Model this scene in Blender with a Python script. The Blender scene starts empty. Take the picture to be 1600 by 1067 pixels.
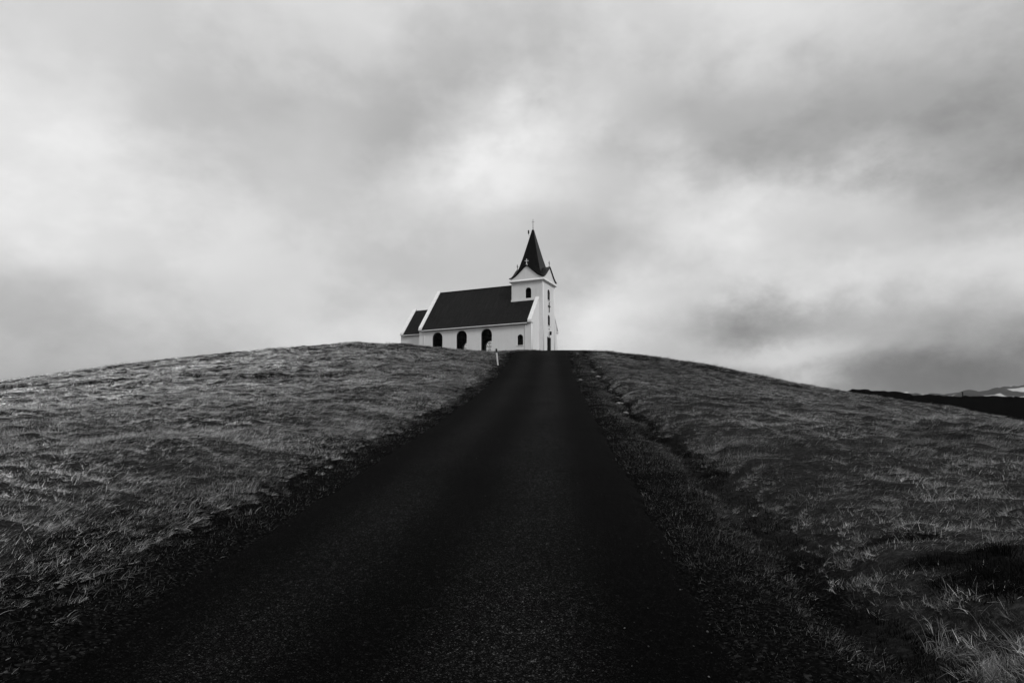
import bpy, bmesh, math, random
import numpy as np
from mathutils import Vector, Matrix

R = math.radians
HAZE = 0.00003                   # density of the thin air haze, per metre
scn = bpy.context.scene
col = scn.collection
rng = np.random.default_rng(7)
random.seed(7)

# ------------------------------------------------------------------ camera
F = 1067.0                       # focal length in photo pixels (1600 wide)
PITCH = math.atan((695 - 533.5) / F)
CP, SP = math.cos(PITCH), math.sin(PITCH)
CAMZ = 1.6
cam_d = bpy.data.cameras.new('camera')
cam = bpy.data.objects.new('camera', cam_d)
col.objects.link(cam)
cam.location = (0, 0, CAMZ)
cam.rotation_euler = (R(90) + PITCH, 0, 0)
cam_d.sensor_width = 36
cam_d.lens = 36 * F / 1600
cam_d.clip_start = 0.1
cam_d.clip_end = 30000
scn.camera = cam

def ray(x, y):
    dx, dz = (x - 800) / F, (533.5 - y) / F
    return np.array([dx, CP - dz * SP, SP + dz * CP])

# ------------------------------------------------------------------ world: overcast sky
SUN_EL, SUN_AZ = R(38), R(138)       # azimuth clockwise from +Y: sun to the right, a little behind the camera
w = bpy.data.worlds.new('World')
scn.world = w
w.use_nodes = True
nt = w.node_tree
nt.nodes.clear()
N, L = nt.nodes.new, nt.links.new

def node(tree, typ, **kw):
    n = tree.nodes.new(typ)
    for k, v in kw.items():
        setattr(n, k, v)
    return n

def wmath(op, a, b=None, c=None, clamp=False):
    n = node(nt, 'ShaderNodeMath', operation=op)
    n.use_clamp = clamp
    for i, q in enumerate((a, b, c)):
        if q is None:
            continue
        if isinstance(q, (int, float)):
            n.inputs[i].default_value = q
        else:
            L(q, n.inputs[i])
    return n.outputs[0]

def wvec(op, a, b=None):
    n = node(nt, 'ShaderNodeVectorMath', operation=op)
    for i, q in enumerate((a, b)):
        if q is None:
            continue
        if isinstance(q, (tuple, list, np.ndarray)):
            n.inputs[i].default_value = tuple(float(t) for t in q)
        else:
            L(q, n.inputs[i])
    return n

tc = N('ShaderNodeTexCoord')
D = tc.outputs['Generated']
def wnoise(vec, scale, detail, rough=0.55, dist=0.0):
    n = N('ShaderNodeTexNoise')
    n.inputs['Scale'].default_value = scale
    n.inputs['Detail'].default_value = detail
    n.inputs['Roughness'].default_value = rough
    n.inputs['Distortion'].default_value = dist
    L(vec, n.inputs['Vector'])
    return n
# clouds are flatter than wide: stretch the elevation before the noise
Ds = wvec('MULTIPLY', D, (1, 1, 1.5)).outputs[0]
n1 = wnoise(Ds, 3.2, 3.0, 0.55)
n2 = wnoise(Ds, 7.0, 6.0, 0.64)
n3 = wnoise(wvec('ADD', Ds, (3.7, 1.3, 5.1)).outputs[0], 4.6, 6.0, 0.58, 0.0)
c1 = wvec('SUBTRACT', n1.outputs['Color'], (0.5, 0.5, 0.5)).outputs[0]
c2 = wvec('SUBTRACT', n2.outputs['Color'], (0.5, 0.5, 0.5)).outputs[0]
c1 = wvec('MULTIPLY', c1, (0.20, 0.20, 0.14)).outputs[0]
c2 = wvec('MULTIPLY', c2, (0.15, 0.15, 0.12)).outputs[0]
Dw = wvec('ADD', wvec('ADD', D, c1).outputs[0], c2).outputs[0]
# bright and dark cloud masses: (photo x, photo y, half width, half height, strength)
CLOUDS = [
    (160, 520, 170, 40, .06), (60, 300, 150, 90, .04), (820, 240, 70, 60, .06), (1100, 330, 70, 45, .06), (1260, 420, 150, 40, .05), (1560, 590, 120, 30, -.06),
    (1570, 615, 260, 55, -0.154), (60, 240, 170, 120, 0.262), (330, 400, 220, 80, 0.181), (310, 190, 170, 90, -0.206), (600, 150, 300, 90, 0.001),
    (815, 255, 95, 80, 0.356), (560, 330, 160, 60, -0.004), (700, 320, 60, 80, 0.070), (1060, 190, 150, 60, -0.167), (1400, 190, 230, 75, -0.188),
    (1590, 270, 150, 110, -0.179), (1120, 345, 75, 55, 0.209), (1335, 310, 90, 42, 0.293), (1230, 420, 210, 60, 0.151), (1560, 420, 110, 50, 0.249),
    (1190, 525, 120, 42, -0.229), (1400, 520, 170, 60, -0.018), (1320, 440, 70, 50, 0.185), (1450, 615, 330, 45, -0.111), (1570, 600, 140, 60, 0.051),
    (960, 520, 100, 60, 0.410), (1250, 570, 110, 26, 0.383), (10, 590, 260, 75, -0.055), (640, 235, 70, 60, -0.137), (950, 370, 90, 50, -0.081),
    (1020, 300, 60, 50, 0.170), (760, 200, 60, 60, -0.151), (1290, 380, 60, 30, -0.136), (1480, 340, 90, 40, -0.017), (1600, 100, 120, 120, 0.066),
    (100, 140, 110, 60, 0.155), (0, 430, 130, 60, -0.096), (1250, 480, 90, 30, -0.181), (620, 530, 140, 60, 0.261), (480, 240, 90, 70, 0.133),
    (750, 110, 150, 50, -0.154), (1100, 90, 150, 60, 0.076), (170, 450, 230, 40, -0.015), (1230, 10, 260, 60, -0.008), (1530, 60, 130, 60, -0.085),
    (500, 460, 120, 50, -0.024),
]
val = None
for (px, py, sx, sy, A) in CLOUDS:
    c = ray(px, py)
    c = c / np.linalg.norm(c)
    k = math.sqrt(.6) * F * np.array([1 / sx, 1 / sx, 1 / sy])
    n = node(nt, 'ShaderNodeVectorMath', operation='MULTIPLY_ADD')
    L(Dw, n.inputs[0])
    n.inputs[1].default_value = tuple(k)
    n.inputs[2].default_value = tuple(-c * k)
    d2 = wvec('DOT_PRODUCT', n.outputs[0], n.outputs[0]).outputs['Value']
    g = wmath('POWER', math.exp(-1), d2)
    val = wmath('MULTIPLY', g, A) if val is None else wmath('MULTIPLY_ADD', g, A, val)
sep = N('ShaderNodeSeparateXYZ')
L(D, sep.inputs[0])
# an overcast dome is brightest overhead
zen = wmath('MAXIMUM', sep.outputs['Z'], 0.0)
base = wmath('MULTIPLY_ADD', wmath('POWER', zen, 1.6), 0.85, 0.4031)
f1 = wmath('SUBTRACT', n1.outputs['Fac'], 0.5)
f2 = wmath('SUBTRACT', n2.outputs['Fac'], 0.5)
tot = wmath('ADD', base, val)
tot = wmath('MULTIPLY_ADD', f1, 0.16, tot)
tot = wmath('MULTIPLY_ADD', f2, 0.12, tot)
# firmer edges on the cloud lumps
mr3 = node(nt, 'ShaderNodeMapRange', interpolation_type='SMOOTHSTEP')
L(n3.outputs['Fac'], mr3.inputs['Value'])
for k_, v_ in (('From Min', .40), ('From Max', .62), ('To Min', -.05), ('To Max', .05)):
    mr3.inputs[k_].default_value = v_
tot = wmath('ADD', tot, mr3.outputs[0])
tot = wmath('MAXIMUM', tot, 0.10)
cloud = wmath('MULTIPLY', tot, 10.0)          # Background strength is 0.1
sky = N('ShaderNodeTexSky')
sky.sky_type = 'NISHITA'
sky.sun_disc = False
sky.sun_elevation = SUN_EL
sky.sun_rotation = SUN_AZ
bw = N('ShaderNodeRGBToBW')
L(sky.outputs[0], bw.inputs[0])
mixv = wmath('ADD', wmath('MULTIPLY', bw.outputs[0], 0.06), wmath('MULTIPLY', cloud, 0.94))
comb = N('ShaderNodeCombineColor')
for i in range(3):
    L(mixv, comb.inputs[i])
bg = N('ShaderNodeBackground')
bg.inputs['Strength'].default_value = 0.1
L(comb.outputs[0], bg.inputs['Color'])
wo = N('ShaderNodeOutputWorld')
L(bg.outputs[0], wo.inputs['Surface'])

sd = bpy.data.lights.new('sun', 'SUN')
sd.energy = 1.5
sd.angle = R(14)
sd.color = (1, 1, 1)
so = bpy.data.objects.new('sun', sd)
col.objects.link(so)
sv = Vector((math.sin(SUN_AZ) * math.cos(SUN_EL), math.cos(SUN_AZ) * math.cos(SUN_EL), math.sin(SUN_EL)))
so.rotation_euler = sv.to_track_quat('Z', 'Y').to_euler()
so.location = (40, -30, 40)

vs = scn.view_settings
scn.display_settings.display_device = 'sRGB'
vs.view_transform = 'Standard'
vs.look = 'None'
vs.exposure = 0
vs.gamma = 1
vs.use_curve_mapping = False
scn.render.engine = 'CYCLES'
cy = scn.cycles
cy.max_bounces = 8
cy.diffuse_bounces = 3
cy.transparent_max_bounces = 12
cy.volume_bounces = 2
cy.use_denoising = True
try:
    cy.denoiser = 'OPENIMAGEDENOISE'
    cy.denoising_input_passes = 'RGB_ALBEDO_NORMAL'
except Exception:
    pass

# ------------------------------------------------------------------ materials (the photograph is monochrome: all greys)
def material(name, v, rough=0.8, spec=0.3):
    m = bpy.data.materials.new(name)
    m.use_nodes = True
    t = m.node_tree
    b = t.nodes['Principled BSDF']
    b.inputs['Base Color'].default_value = (v, v, v, 1)
    b.inputs['Roughness'].default_value = rough
    b.inputs['Specular IOR Level'].default_value = spec
    return m, t, b

def mnode(t, typ, ins=None, **kw):
    n = t.nodes.new(typ)
    for k, v in kw.items():
        setattr(n, k, v)
    for k, v in (ins or {}).items():
        if hasattr(v, 'is_output'):
            t.links.new(v, n.inputs[k])
        else:
            n.inputs[k].default_value = v
    return n

def grey_ramp(t, fac, stops):
    r = t.nodes.new('ShaderNodeValToRGB')
    while len(r.color_ramp.elements) > 1:
        r.color_ramp.elements.remove(r.color_ramp.elements[0])
    r.color_ramp.elements[0].position = stops[0][0]
    r.color_ramp.elements[0].color = (stops[0][1],) * 3 + (1,)
    for p, v in stops[1:]:
        e = r.color_ramp.elements.new(p)
        e.color = (v, v, v, 1)
    t.links.new(fac, r.inputs[0])
    return r.outputs[0]

def coords(t, which='Object'):
    return t.nodes.new('ShaderNodeTexCoord').outputs[which]

def noise(t, vec, scale, detail=4, rough=0.55):
    return mnode(t, 'ShaderNodeTexNoise', {'Vector': vec, 'Scale': scale, 'Detail': detail, 'Roughness': rough})

def add_bump(t, b, height, strength, dist=0.02):
    n = mnode(t, 'ShaderNodeBump', {'Height': height, 'Strength': strength, 'Distance': dist})
    t.links.new(n.outputs[0], b.inputs['Normal'])
    return n

def noisy(name, lo, hi, scale, rough=0.8, spec=0.3, bump=0.3, bscale=None, bdist=0.01, stretch=(1, 1, 1)):
    m, t, b = material(name, hi, rough, spec)
    mp = mnode(t, 'ShaderNodeMapping', {'Vector': coords(t), 'Scale': stretch})
    n = noise(t, mp.outputs[0], scale, 6)
    t.links.new(grey_ramp(t, n.outputs['Fac'], [(0.3, lo), (0.7, hi)]), b.inputs['Base Color'])
    if bump:
        n2 = noise(t, mp.outputs[0], bscale or scale * 4, 4)
        add_bump(t, b, n2.outputs['Fac'], bump, bdist)
    return m

M = {}
# white lime-washed concrete with faint rain streaks
m, t, b = material('white_plaster', .78, .85, .2)
cv = coords(t)
na = noise(t, cv, 0.7, 5)
st = mnode(t, 'ShaderNodeMapping', {'Vector': cv, 'Scale': (3.0, 3.0, 0.25)})
nb = noise(t, st.outputs[0], 1.6, 6, 0.65)
mul = mnode(t, 'ShaderNodeMath', {0: na.outputs['Fac'], 1: nb.outputs['Fac']}, operation='MULTIPLY')
t.links.new(grey_ramp(t, mul.outputs[0], [(0.08, .66), (0.20, .73), (0.45, .77)]), b.inputs['Base Color'])
add_bump(t, b, noise(t, cv, 9, 6).outputs['Fac'], .25, .02)
M['plaster'] = m
M['trim'] = noisy('white_trim', .70, .80, 2.0, .7, .3, .1)
# corrugated dark painted roof
m, t, b = material('dark_sheet_roof', .016, .6, .07)
cv = coords(t)
wv = mnode(t, 'ShaderNodeTexWave', {'Vector': cv, 'Scale': 1.9, 'Distortion': 0.0, 'Detail': 0.0}, wave_type='BANDS', bands_direction='X')
st = mnode(t, 'ShaderNodeMapping', {'Vector': cv, 'Scale': (2.2, 0.25, 0.25)})
nb = noise(t, st.outputs[0], 2.4, 6, .6)
t.links.new(grey_ramp(t, nb.outputs['Fac'], [(0.3, .004), (0.5, .008), (0.72, .016)]), b.inputs['Base Color'])
add_bump(t, b, wv.outputs['Fac'], 1.0, .05)
M['roof'] = m
M['spire'] = noisy('dark_spire_sheet', .002, .005, 3.0, .30, .07, .15, 7, .02, (1, 1, .3))
M['dark_metal'] = noisy('dark_metal', .006, .012, 8, .5, .15, .1)
M['grey_metal'] = noisy('grey_metal', .16, .24, 10, .5, .4, .1)
M['frame'] = noisy('dark_window_frame', .004, .008, 12, .5, .08, .1)
M['interior'] = noisy('interior_dark', .004, .008, 3, .7, .02, .1, 20, .005, (1, 1, .2))  # near-black: the darkness of the unlit interior is put into the colour
M['door'] = noisy('dark_door_wood', .004, .008, 6, .6, .06, .2, 20, .005, (6, 6, .4))
M['postwhite'] = noisy('weathered_white_paint', .34, .60, 6, .7, .3, .2)
M['postdark'] = noisy('black_reflector', .012, .02, 6, .5, .3, .1)
M['stone'] = noisy('pale_stone', .10, .24, 9, .9, .2, .5, 25, .02)
M['lampglass'] = noisy('lantern_glass', .05, .08, 9, .3, .5, 0)
# glass: mostly clear, faint reflection
m = bpy.data.materials.new('window_glass')
m.use_nodes = True
t = m.node_tree
t.nodes.clear()
tr = mnode(t, 'ShaderNodeBsdfTransparent', {'Color': (.93, .93, .93, 1)})
gl = mnode(t, 'ShaderNodeBsdfGlossy', {'Roughness': .03, 'Color': (.8, .8, .8, 1)})
lw = mnode(t, 'ShaderNodeLayerWeight', {'Blend': .2})
fr = mnode(t, 'ShaderNodeMath', {0: lw.outputs['Fresnel'], 1: .2}, operation='MULTIPLY')
mx = mnode(t, 'ShaderNodeMixShader', {0: fr.outputs[0], 1: tr.outputs[0], 2: gl.outputs[0]})
out = t.nodes.new('ShaderNodeOutputMaterial')
t.links.new(mx.outputs[0], out.inputs[0])
M['glass'] = m

# asphalt with worn stone chips
m, t, b = material('asphalt', .012, .8, .012)
cv = coords(t)
vo = mnode(t, 'ShaderNodeTexVoronoi', {'Vector': cv, 'Scale': 112.0, 'Randomness': 1.0})
chip = mnode(t, 'ShaderNodeSeparateColor', {0: vo.outputs['Color']})
chipc = grey_ramp(t, chip.outputs[0], [(0.0, .001), (0.55, .0025), (0.82, .008), (0.94, .022), (1.0, .060)])
vo2 = mnode(t, 'ShaderNodeTexVoronoi', {'Vector': cv, 'Scale': 28.0})
chip2 = mnode(t, 'ShaderNodeSeparateColor', {0: vo2.outputs['Color']})
chip2c = grey_ramp(t, chip2.outputs[1], [(0.0, .55), (0.6, .9), (0.9, 1.4), (1.0, 2.2)])
big = noise(t, mnode(t, 'ShaderNodeMapping', {'Vector': cv, 'Scale': (1, .35, 1)}).outputs[0], .8, 5, .6)
bigc = grey_ramp(t, big.outputs['Fac'], [(0.3, .55), (0.7, 1.25)])
# wheel tracks and centre strip, in metres across the road
at = mnode(t, 'ShaderNodeAttribute', attribute_name='across')
trk = mnode(t, 'ShaderNodeFloatCurve', {'Value': mnode(t, 'ShaderNodeMapRange', {'Value': at.outputs['Fac'], 'From Min': -2.5, 'From Max': 2.5}).outputs[0]})
cm = trk.mapping.curves[0]
pts = [(0, .35), (.10, .15), (.28, .70), (.45, .22), (.66, 1.0), (.86, .12), (1, .3)]
cm.points[0].location = pts[0]
cm.points[1].location = pts[-1]
for p in pts[1:-1]:
    cm.points.new(*p)
trk.mapping.update()
def vmul(a, bb):
    n = mnode(t, 'ShaderNodeMix', {0: 1.0}, data_type='RGBA', blend_type='MULTIPLY')
    t.links.new(a, n.inputs[6]); t.links.new(bb, n.inputs[7])
    return n.outputs[2]
x = vmul(vmul(chipc, chip2c), bigc)
tr2 = grey_ramp(t, trk.outputs[0], [(0, .05), (1, 1.1)])
t.links.new(vmul(x, tr2), b.inputs['Base Color'])
add_bump(t, b, vo.outputs['Distance'], .8, .008)
M['asphalt'] = m

# soil / thatch under the grass, from the terrain's own attribute (0 grass thatch, 1 dark cover, 2 gravel verge)
m, t, b = material('soil', .02, .95, .0)
cv = coords(t)
at = mnode(t, 'ShaderNodeAttribute', attribute_name='heath')
vg = mnode(t, 'ShaderNodeAttribute', attribute_name='verge')
n1_ = noise(t, mnode(t, 'ShaderNodeMapping', {'Vector': cv, 'Scale': (.6, 1.4, 1)}).outputs[0], 16, 8, .75)
thatch = grey_ramp(t, n1_.outputs['Fac'], [(.3, .006), (.5, .018), (.72, .055)])
heath = grey_ramp(t, n1_.outputs['Fac'], [(.3, .002), (.6, .004), (.8, .008)])
vo = mnode(t, 'ShaderNodeTexVoronoi', {'Vector': cv, 'Scale': 45.0})
sc_ = mnode(t, 'ShaderNodeSeparateColor', {0: vo.outputs['Color']})
grav = grey_ramp(t, sc_.outputs[0], [(0, .002), (.7, .005), (.92, .010), (1, .025)])
def vmix(f, a, bb):
    n = mnode(t, 'ShaderNodeMix', data_type='RGBA')
    t.links.new(f, n.inputs[0]); t.links.new(a, n.inputs[6]); t.links.new(bb, n.inputs[7])
    return n.outputs[2]
t.links.new(vmix(vg.outputs['Fac'], vmix(at.outputs['Fac'], thatch, heath), grav), b.inputs['Base Color'])
n2_ = noise(t, cv, 14, 6, .7)
add_bump(t, b, n2_.outputs['Fac'], .9, .06)
M['soil'] = m

def grass_mat(name, lo, hi, trans=.25, side_falloff=False):
    m = bpy.data.materials.new(name)
    m.use_nodes = True
    t = m.node_tree
    t.nodes.clear()
    oi = t.nodes.new('ShaderNodeObjectInfo')
    cvp = t.nodes.new('ShaderNodeNewGeometry').outputs['Position']
    nz = noise(t, mnode(t, 'ShaderNodeMapping', {'Vector': cvp, 'Scale': (.6, 1.3, .6)}).outputs[0], 1.0, 7, .72)
    mixf = mnode(t, 'ShaderNodeMath', {0: oi.outputs['Random'], 1: .45, 2: nz.outputs['Fac']}, operation='MULTIPLY_ADD')
    c = grey_ramp(t, mixf.outputs[0], [(.42, lo), (.72, .6 * lo + .4 * hi), (1.0, hi)])
    if side_falloff:        # left slope brighter than right: brightness falloff painted into the grass colour
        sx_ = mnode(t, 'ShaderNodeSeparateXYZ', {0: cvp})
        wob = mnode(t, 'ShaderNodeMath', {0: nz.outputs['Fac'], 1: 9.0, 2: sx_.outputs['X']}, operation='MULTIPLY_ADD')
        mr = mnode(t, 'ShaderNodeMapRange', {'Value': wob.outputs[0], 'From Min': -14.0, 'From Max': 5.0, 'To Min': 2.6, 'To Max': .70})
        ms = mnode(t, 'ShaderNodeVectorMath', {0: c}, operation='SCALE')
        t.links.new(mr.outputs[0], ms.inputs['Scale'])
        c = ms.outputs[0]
    tn = mnode(t, 'ShaderNodeAttribute', attribute_name='tone')
    mt = mnode(t, 'ShaderNodeVectorMath', {0: c, 1: tn.outputs['Vector']}, operation='MULTIPLY')
    c = mt.outputs[0]
    di = mnode(t, 'ShaderNodeBsdfDiffuse', {'Color': c})
    tl = mnode(t, 'ShaderNodeBsdfTranslucent', {'Color': c})
    mx = mnode(t, 'ShaderNodeMixShader', {0: trans, 1: di.outputs[0], 2: tl.outputs[0]})
    out = t.nodes.new('ShaderNodeOutputMaterial')
    t.links.new(mx.outputs[0], out.inputs[0])
    return m
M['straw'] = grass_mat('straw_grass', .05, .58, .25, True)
M['green'] = grass_mat('shade_dark_grass', .01, .06)  # dark colour carries the shade between tussocks
M['verge'] = grass_mat('verge_grass', .02, .26)
M['heather'] = grass_mat('heather_ditch_shade', .004, .012, .1)
M['paletuft'] = grass_mat('pale_dead_grass', .12, .28)
# mountains
m, t, b = material('mountain_rock', .05, .95, .05)
cv = coords(t)
sm = mnode(t, 'ShaderNodeAttribute', attribute_name='snow')
nz = noise(t, cv, .012, 8, .65)
sn = mnode(t, 'ShaderNodeMath', {0: nz.outputs['Fac'], 1: .55, 2: sm.outputs['Fac']}, operation='MULTIPLY_ADD')
t.links.new(grey_ramp(t, sn.outputs[0], [(.0, .02), (.60, .03), (.66, .34), (1, .42)]), b.inputs['Base Color'])
M['rock'] = m

# ------------------------------------------------------------------ helpers
def tag(o, label=None, cat=None, group=None, kind=None):
    if label: o['label'] = label
    if cat: o['category'] = cat
    if group: o['group'] = group
    if kind: o['kind'] = kind
    return o

def link(name, me, mat, parent=None):
    o = bpy.data.objects.new(name, me)
    col.objects.link(o)
    if mat is not None:
        me.materials.clear()
        me.materials.append(mat)
    if parent:
        o.parent = parent
    return o

def bm_obj(name, bm, mat, parent=None, smooth=False):
    bmesh.ops.recalc_face_normals(bm, faces=bm.faces)
    me = bpy.data.meshes.new(name)
    bm.to_mesh(me)
    bm.free()
    if smooth:
        me.polygons.foreach_set('use_smooth', [True] * len(me.polygons))
    return link(name, me, mat, parent)

def empty(name, loc=(0, 0, 0), rz=0):
    o = bpy.data.objects.new(name, None)
    o.empty_display_size = .2
    col.objects.link(o)
    o.location = loc
    o.rotation_euler = (0, 0, rz)
    return o

def box(bm, x0, x1, y0, y1, z0, z1, bev=0.0):
    vs_ = [bm.verts.new((x, y, z)) for z in (z0, z1) for y in (y0, y1) for x in (x0, x1)]
    idx = [(0, 2, 3, 1), (4, 5, 7, 6), (0, 1, 5, 4), (2, 6, 7, 3), (0, 4, 6, 2), (1, 3, 7, 5)]
    fs = [bm.faces.new([vs_[i] for i in f]) for f in idx]
    if bev:
        es = list({e for f in fs for e in f.edges})
        bmesh.ops.bevel(bm, geom=es, offset=bev, segments=2, affect='EDGES')

def tube(bm, pts, rad, seg=8):
    rings = []
    for i, p in enumerate(pts):
        p = Vector(p)
        a = Vector(pts[max(i - 1, 0)]); c = Vector(pts[min(i + 1, len(pts) - 1)])
        d = (c - a).normalized()
        up = Vector((0, 0, 1)) if abs(d.z) < .9 else Vector((1, 0, 0))
        s = d.cross(up).normalized(); u = s.cross(d)
        r = rad[i] if isinstance(rad, (list, tuple)) else rad
        rings.append([bm.verts.new(p + (s * math.cos(k * 2 * math.pi / seg) + u * math.sin(k * 2 * math.pi / seg)) * r) for k in range(seg)])
    for a, c in zip(rings, rings[1:]):
        for k in range(seg):
            bm.faces.new((a[k], a[(k + 1) % seg], c[(k + 1) % seg], c[k]))
    bm.faces.new(rings[0]); bm.faces.new(rings[-1][::-1])

def plate(name, outer, holes, thick, axis, off, mat, parent):
    """A flat wall with real openings. axis 'y': points are (x, z) and the wall spans y=off..off+thick; axis 'x': points are (y, z)."""
    cu = bpy.data.curves.new(name, 'CURVE')
    cu.dimensions = '2D'
    cu.fill_mode = 'BOTH'
    cu.extrude = thick / 2
    for pl in [outer] + list(holes):
        s = cu.splines.new('POLY')
        s.points.add(len(pl) - 1)
        for q, (a, c) in zip(s.points, pl):
            q.co = (a, c, 0, 1)
        s.use_cyclic_u = True
    tmp = bpy.data.objects.new(name + '_curve', cu)
    col.objects.link(tmp)
    dg = bpy.context.evaluated_depsgraph_get()
    me = bpy.data.meshes.new_from_object(tmp.evaluated_get(dg))
    bpy.data.objects.remove(tmp)
    bpy.data.curves.remove(cu)
    co = np.empty(len(me.vertices) * 3)
    me.vertices.foreach_get('co', co)
    co = co.reshape(-1, 3)
    if axis == 'y':
        n_ = np.stack([co[:, 0], co[:, 2] + off + thick / 2, co[:, 1]], 1)
    else:
        n_ = np.stack([co[:, 2] + off + thick / 2, co[:, 0], co[:, 1]], 1)
    me.vertices.foreach_set('co', n_.ravel())
    bm = bmesh.new()
    bm.from_mesh(me)
    bmesh.ops.remove_doubles(bm, verts=bm.verts, dist=1e-5)
    bpy.data.meshes.remove(me)
    return bm_obj(name, bm, mat, parent)

def arch(c, wd, z0, z1, n=14):
    r = wd / 2
    zc = z1 - r
    return [(c - r, z0), (c + r, z0)] + [(c + r * math.cos(math.pi * k / n), zc + r * math.sin(math.pi * k / n)) for k in range(n + 1)]

# value noise for the terrain
_perm = rng.random((256, 256))
def vnoise(x, y):
    xi = np.floor(x).astype(int); yi = np.floor(y).astype(int)
    fx = x - xi; fy = y - yi
    fx = fx * fx * (3 - 2 * fx); fy = fy * fy * (3 - 2 * fy)
    g = lambda a, c: _perm[a & 255, c & 255]
    return (g(xi, yi) * (1 - fx) + g(xi + 1, yi) * fx) * (1 - fy) + (g(xi, yi + 1) * (1 - fx) + g(xi + 1, yi + 1) * fx) * fy - .5
def fbm(x, y, o=4):
    s = 0; a = 1.0
    for k in range(o):
        s = s + a * vnoise(x * 2 ** k + 17.3 * k, y * 2 ** k + 5.1 * k)
        a *= .5
    return s
def sstep(a, b_, x):
    q = np.clip((x - a) / (b_ - a), 0, 1)
    return q * q * (3 - 2 * q)

# ------------------------------------------------------------------ terrain
ROADW = 4.7
rows = [(1067, 40, 1135), (930, 245, 1090), (828, 420, 1033), (780, 500, 1000), (717, 594, 969), (667, 680, 944),
        (618, 741, 912), (592, 771, 897), (570, 789, 892), (555, 800, 890)]
st_ = []
for y_, a_, b_ in rows:
    st_.append(F * ROADW / (b_ - a_) * ray((a_ + b_) / 2, y_) + np.array([0, 0, CAMZ]))
st_ = np.array(st_)
cx2 = np.polyfit(st_[:, 1], st_[:, 0], 2)
E_ROAD = (695 - 547) / F * .99
pr_r = np.concatenate([[-20, 0], np.hypot(st_[:, 0], st_[:, 1]), [61, 64]])
pr_z = np.concatenate([[-1.4, -.25], st_[:, 2], [CAMZ + 61 * E_ROAD, CAMZ + 64 * E_ROAD]])
# smooth the profile
_rs = np.linspace(-20, 64, 400)
_zs = np.interp(_rs, pr_r, pr_z)
_k = np.exp(-np.linspace(-2, 2, 31) ** 2); _k /= _k.sum()
_zp = np.convolve(np.concatenate([_zs[0] + (_zs[1] - _zs[0]) * np.arange(-15, 0), _zs, _zs[-1] + (_zs[-1] - _zs[-2]) * np.arange(1, 16)]), _k, 'valid')
def prof(r): return np.interp(r, _rs, _zp)
sil = [(-200, 622), (0, 597), (60, 588), (140, 577), (200, 568), (310, 558), (400, 549), (480, 541.5), (550, 535.5), (620, 539), (700, 546), (770, 550.5),
       (800, 549), (890, 549), (905, 548.5), (940, 551), (1000, 557), (1100, 571), (1200, 591), (1300, 609), (1340, 616), (1500, 641), (1600, 662), (1800, 700)]
s_az, s_e = [], []
for x_, y_ in sil:
    r_ = ray(x_, y_)
    s_az.append(math.atan2(r_[0], r_[1])); s_e.append(r_[2] / math.hypot(r_[0], r_[1]))
s_az = np.array([-math.pi, R(-110)] + s_az + [R(75), R(120), math.pi]); s_e = np.array([-.05, 0] + s_e + [-.03, -.05, -.05])
RX = lambda Y: np.polyval(cx2, np.minimum(Y, 62)) + np.maximum(Y - 60, 0) ** 2 * .018
CH = np.array([2.38, 83.0]); CHZ = 12.19; TH = R(24)
A2 = np.array([math.cos(TH), -math.sin(TH)]); N2 = np.array([math.sin(TH), math.cos(TH)])

def church_dist(X, Y):
    u = (X - CH[0]) * A2[0] + (Y - CH[1]) * A2[1]
    v = (X - CH[0]) * N2[0] + (Y - CH[1]) * N2[1]
    du = np.maximum(np.maximum(-20.5 - u, u - 1), 0); dv = np.maximum(np.maximum(-v, v - 9.5), 0)
    return np.hypot(du, dv)

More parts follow.
